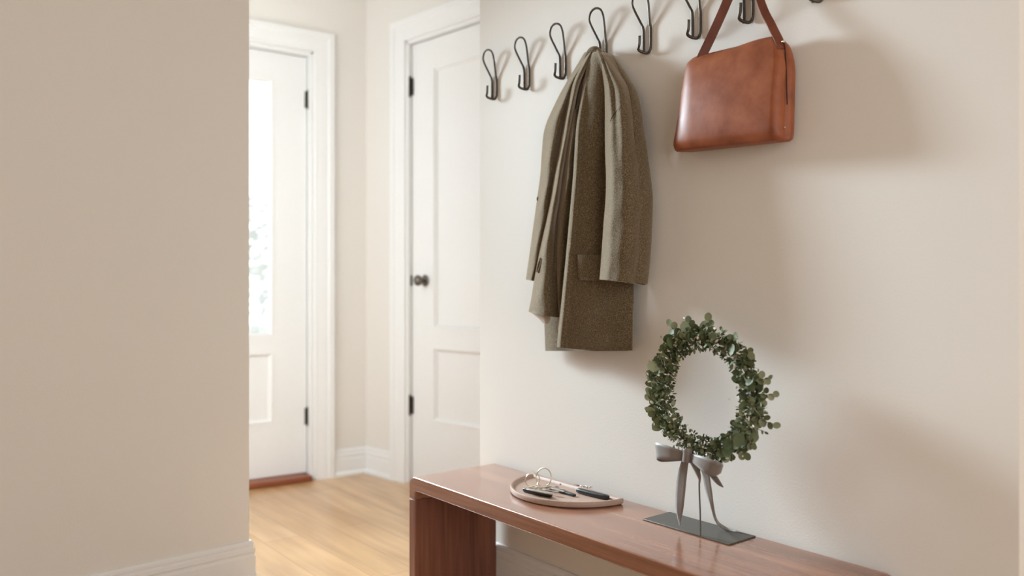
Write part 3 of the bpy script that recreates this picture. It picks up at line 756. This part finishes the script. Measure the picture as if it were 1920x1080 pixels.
# blossoms and pale bits
for i in range(110):
    a = rnd.uniform(0, 2*math.pi); rad = Vector((0, math.cos(a), math.sin(a)))
    o = WC+rad*(WR+rnd.gauss(0, .018))+Vector((-.026+rnd.gauss(0, .004), 0, 0)); leaf(bl, o, rdir(), Vector((-1, -.5, .2))+rdir()*.6, rnd.uniform(.007, .012), rnd.uniform(.003, .006), n=7)
for i in range(40):                                              # pale stems arching through the foliage
    a = rnd.uniform(0, 2*math.pi); rad = Vector((0, math.cos(a), math.sin(a))); tan = Vector((0, -math.sin(a), math.cos(a)))
    o = WC+rad*(WR+rnd.uniform(-.015, .015))+Vector((-.015, 0, 0)); bl.add(*tube(smoothpath([o, o+tan*.012+rad*.008+Vector((-.006, 0, 0)), o+tan*.024+rad*.018], 3), .0006, 4))
lv = big.build('round_leaves', M_leaf, wreath, smooth=True); lv['kind'] = 'stuff'
sv = small.build('small_leaves', M_sprig, wreath, smooth=True); sv['kind'] = 'stuff'
bv = bl.build('dried_blossoms', M_bloom, wreath, smooth=True); bv['label'] = 'pale dried blossoms and stems'; bv['kind'] = 'stuff'

# bow: pixel columns on planes a little in front of the wreath
def B(px, py, x): return P(px, py, WX-x)
Mb = M_ribbon
bow = MB()
KX = 1.600
def band(path_top, path_bot, name, th=.0012):
    """surface between an upper and a lower edge curve"""
    a = smoothpath(path_top, 8); b = smoothpath(path_bot, 8); n = len(a); k = 5; V = []; Fc = []
    for i in range(n):
        for j in range(k): V.append(a[i].lerp(b[i], j/(k-1)))
    for i in range(n-1):
        for j in range(k-1): q = i*k+j; Fc.append((q, q+1, q+k+1, q+k))
    o = mesh(name, V, Fc, Mb, wreath, True)
    s = o.modifiers.new('thickness', 'SOLIDIFY'); s.thickness = th; s.offset = 0
    return o
# left loop: front face out to the fold at the left and back behind
band([B(1282, 846, KX), B(1256, 837, KX-.014), B(1232, 830, KX-.012), B(1228.5, 831, KX), B(1236, 834, KX+.018), B(1280, 846, KX+.012)],
     [B(1282, 862, KX), B(1258, 862.5, KX-.014), B(1236, 861, KX-.012), B(1232, 862, KX), B(1242, 866, KX+.018), B(1280, 864, KX+.012)], 'bow_loop')
band([B(1294, 850, KX), B(1312, 854, KX-.018), B(1332, 861, KX-.022), B(1350, 867, KX-.014), B(1356, 873, KX+.004), B(1346, 868, KX+.018), B(1298, 852, KX+.012)],
     [B(1294, 862, KX), B(1305, 873, KX-.018), B(1321, 886, KX-.022), B(1338, 893, KX-.014), B(1352, 886, KX+.004), B(1336, 884, KX+.018), B(1298, 862, KX+.012)], 'bow_loop')
V, Fc = tube(smoothpath([B(1289, 842, KX-.002), B(1288.5, 852, KX-.004), B(1288, 865, KX-.002)], 4), [.011, .012, .0115, .011, .0105, .011, .0115, .012, .011], 14)
kn_ = mesh('bow_knot', V, Fc, Mb, wreath, True, 50)
band([B(1278, 864, KX), B(1270.5, 890, KX-.004), B(1267, 925, KX-.004), B(1267, 955, KX), B(1273, 982, KX+.012)],
     [B(1291, 864, KX), B(1288, 890, KX-.001), B(1284.5, 925, KX-.004), B(1281, 955, KX), B(1274.5, 987, KX+.012)], 'ribbon_tail')
band([B(1291, 862, KX), B(1300, 880, KX-.003), B(1309, 897, KX), B(1312, 906, KX+.004)],
     [B(1299, 862, KX), B(1308, 874, KX-.003), B(1314, 890, KX+.002), B(1313.5, 904, KX+.008)], 'ribbon_tail')
zt = BT+.006
band([B(1306, 868, KX+.004), B(1316, 885, KX), B(1322, 915, KX), B(1331, 945, KX+.004), B(1340, 975, KX+.02), PZ(1352, 990, zt+.003), PZ(1380, 998, zt), PZ(1412, 1005.5, zt)],
     [B(1312, 868, KX+.004), B(1328, 885, KX-.003), B(1334, 915, KX-.002), B(1338, 945, KX+.004), B(1344, 972, KX+.03), PZ(1357, 985, zt+.006), PZ(1384, 996, zt+.004), PZ(1413, 1004, zt+.002)], 'ribbon_tail')
band([B(1326, 886, KX+.008), B(1336, 899, KX+.006), B(1346, 909, KX+.006), B(1356, 914, KX+.006)],
     [B(1334, 884, KX+.008), B(1344, 893, KX+.002), B(1350, 902, KX+.004), B(1356.5, 913, KX+.006)], 'ribbon_tail')
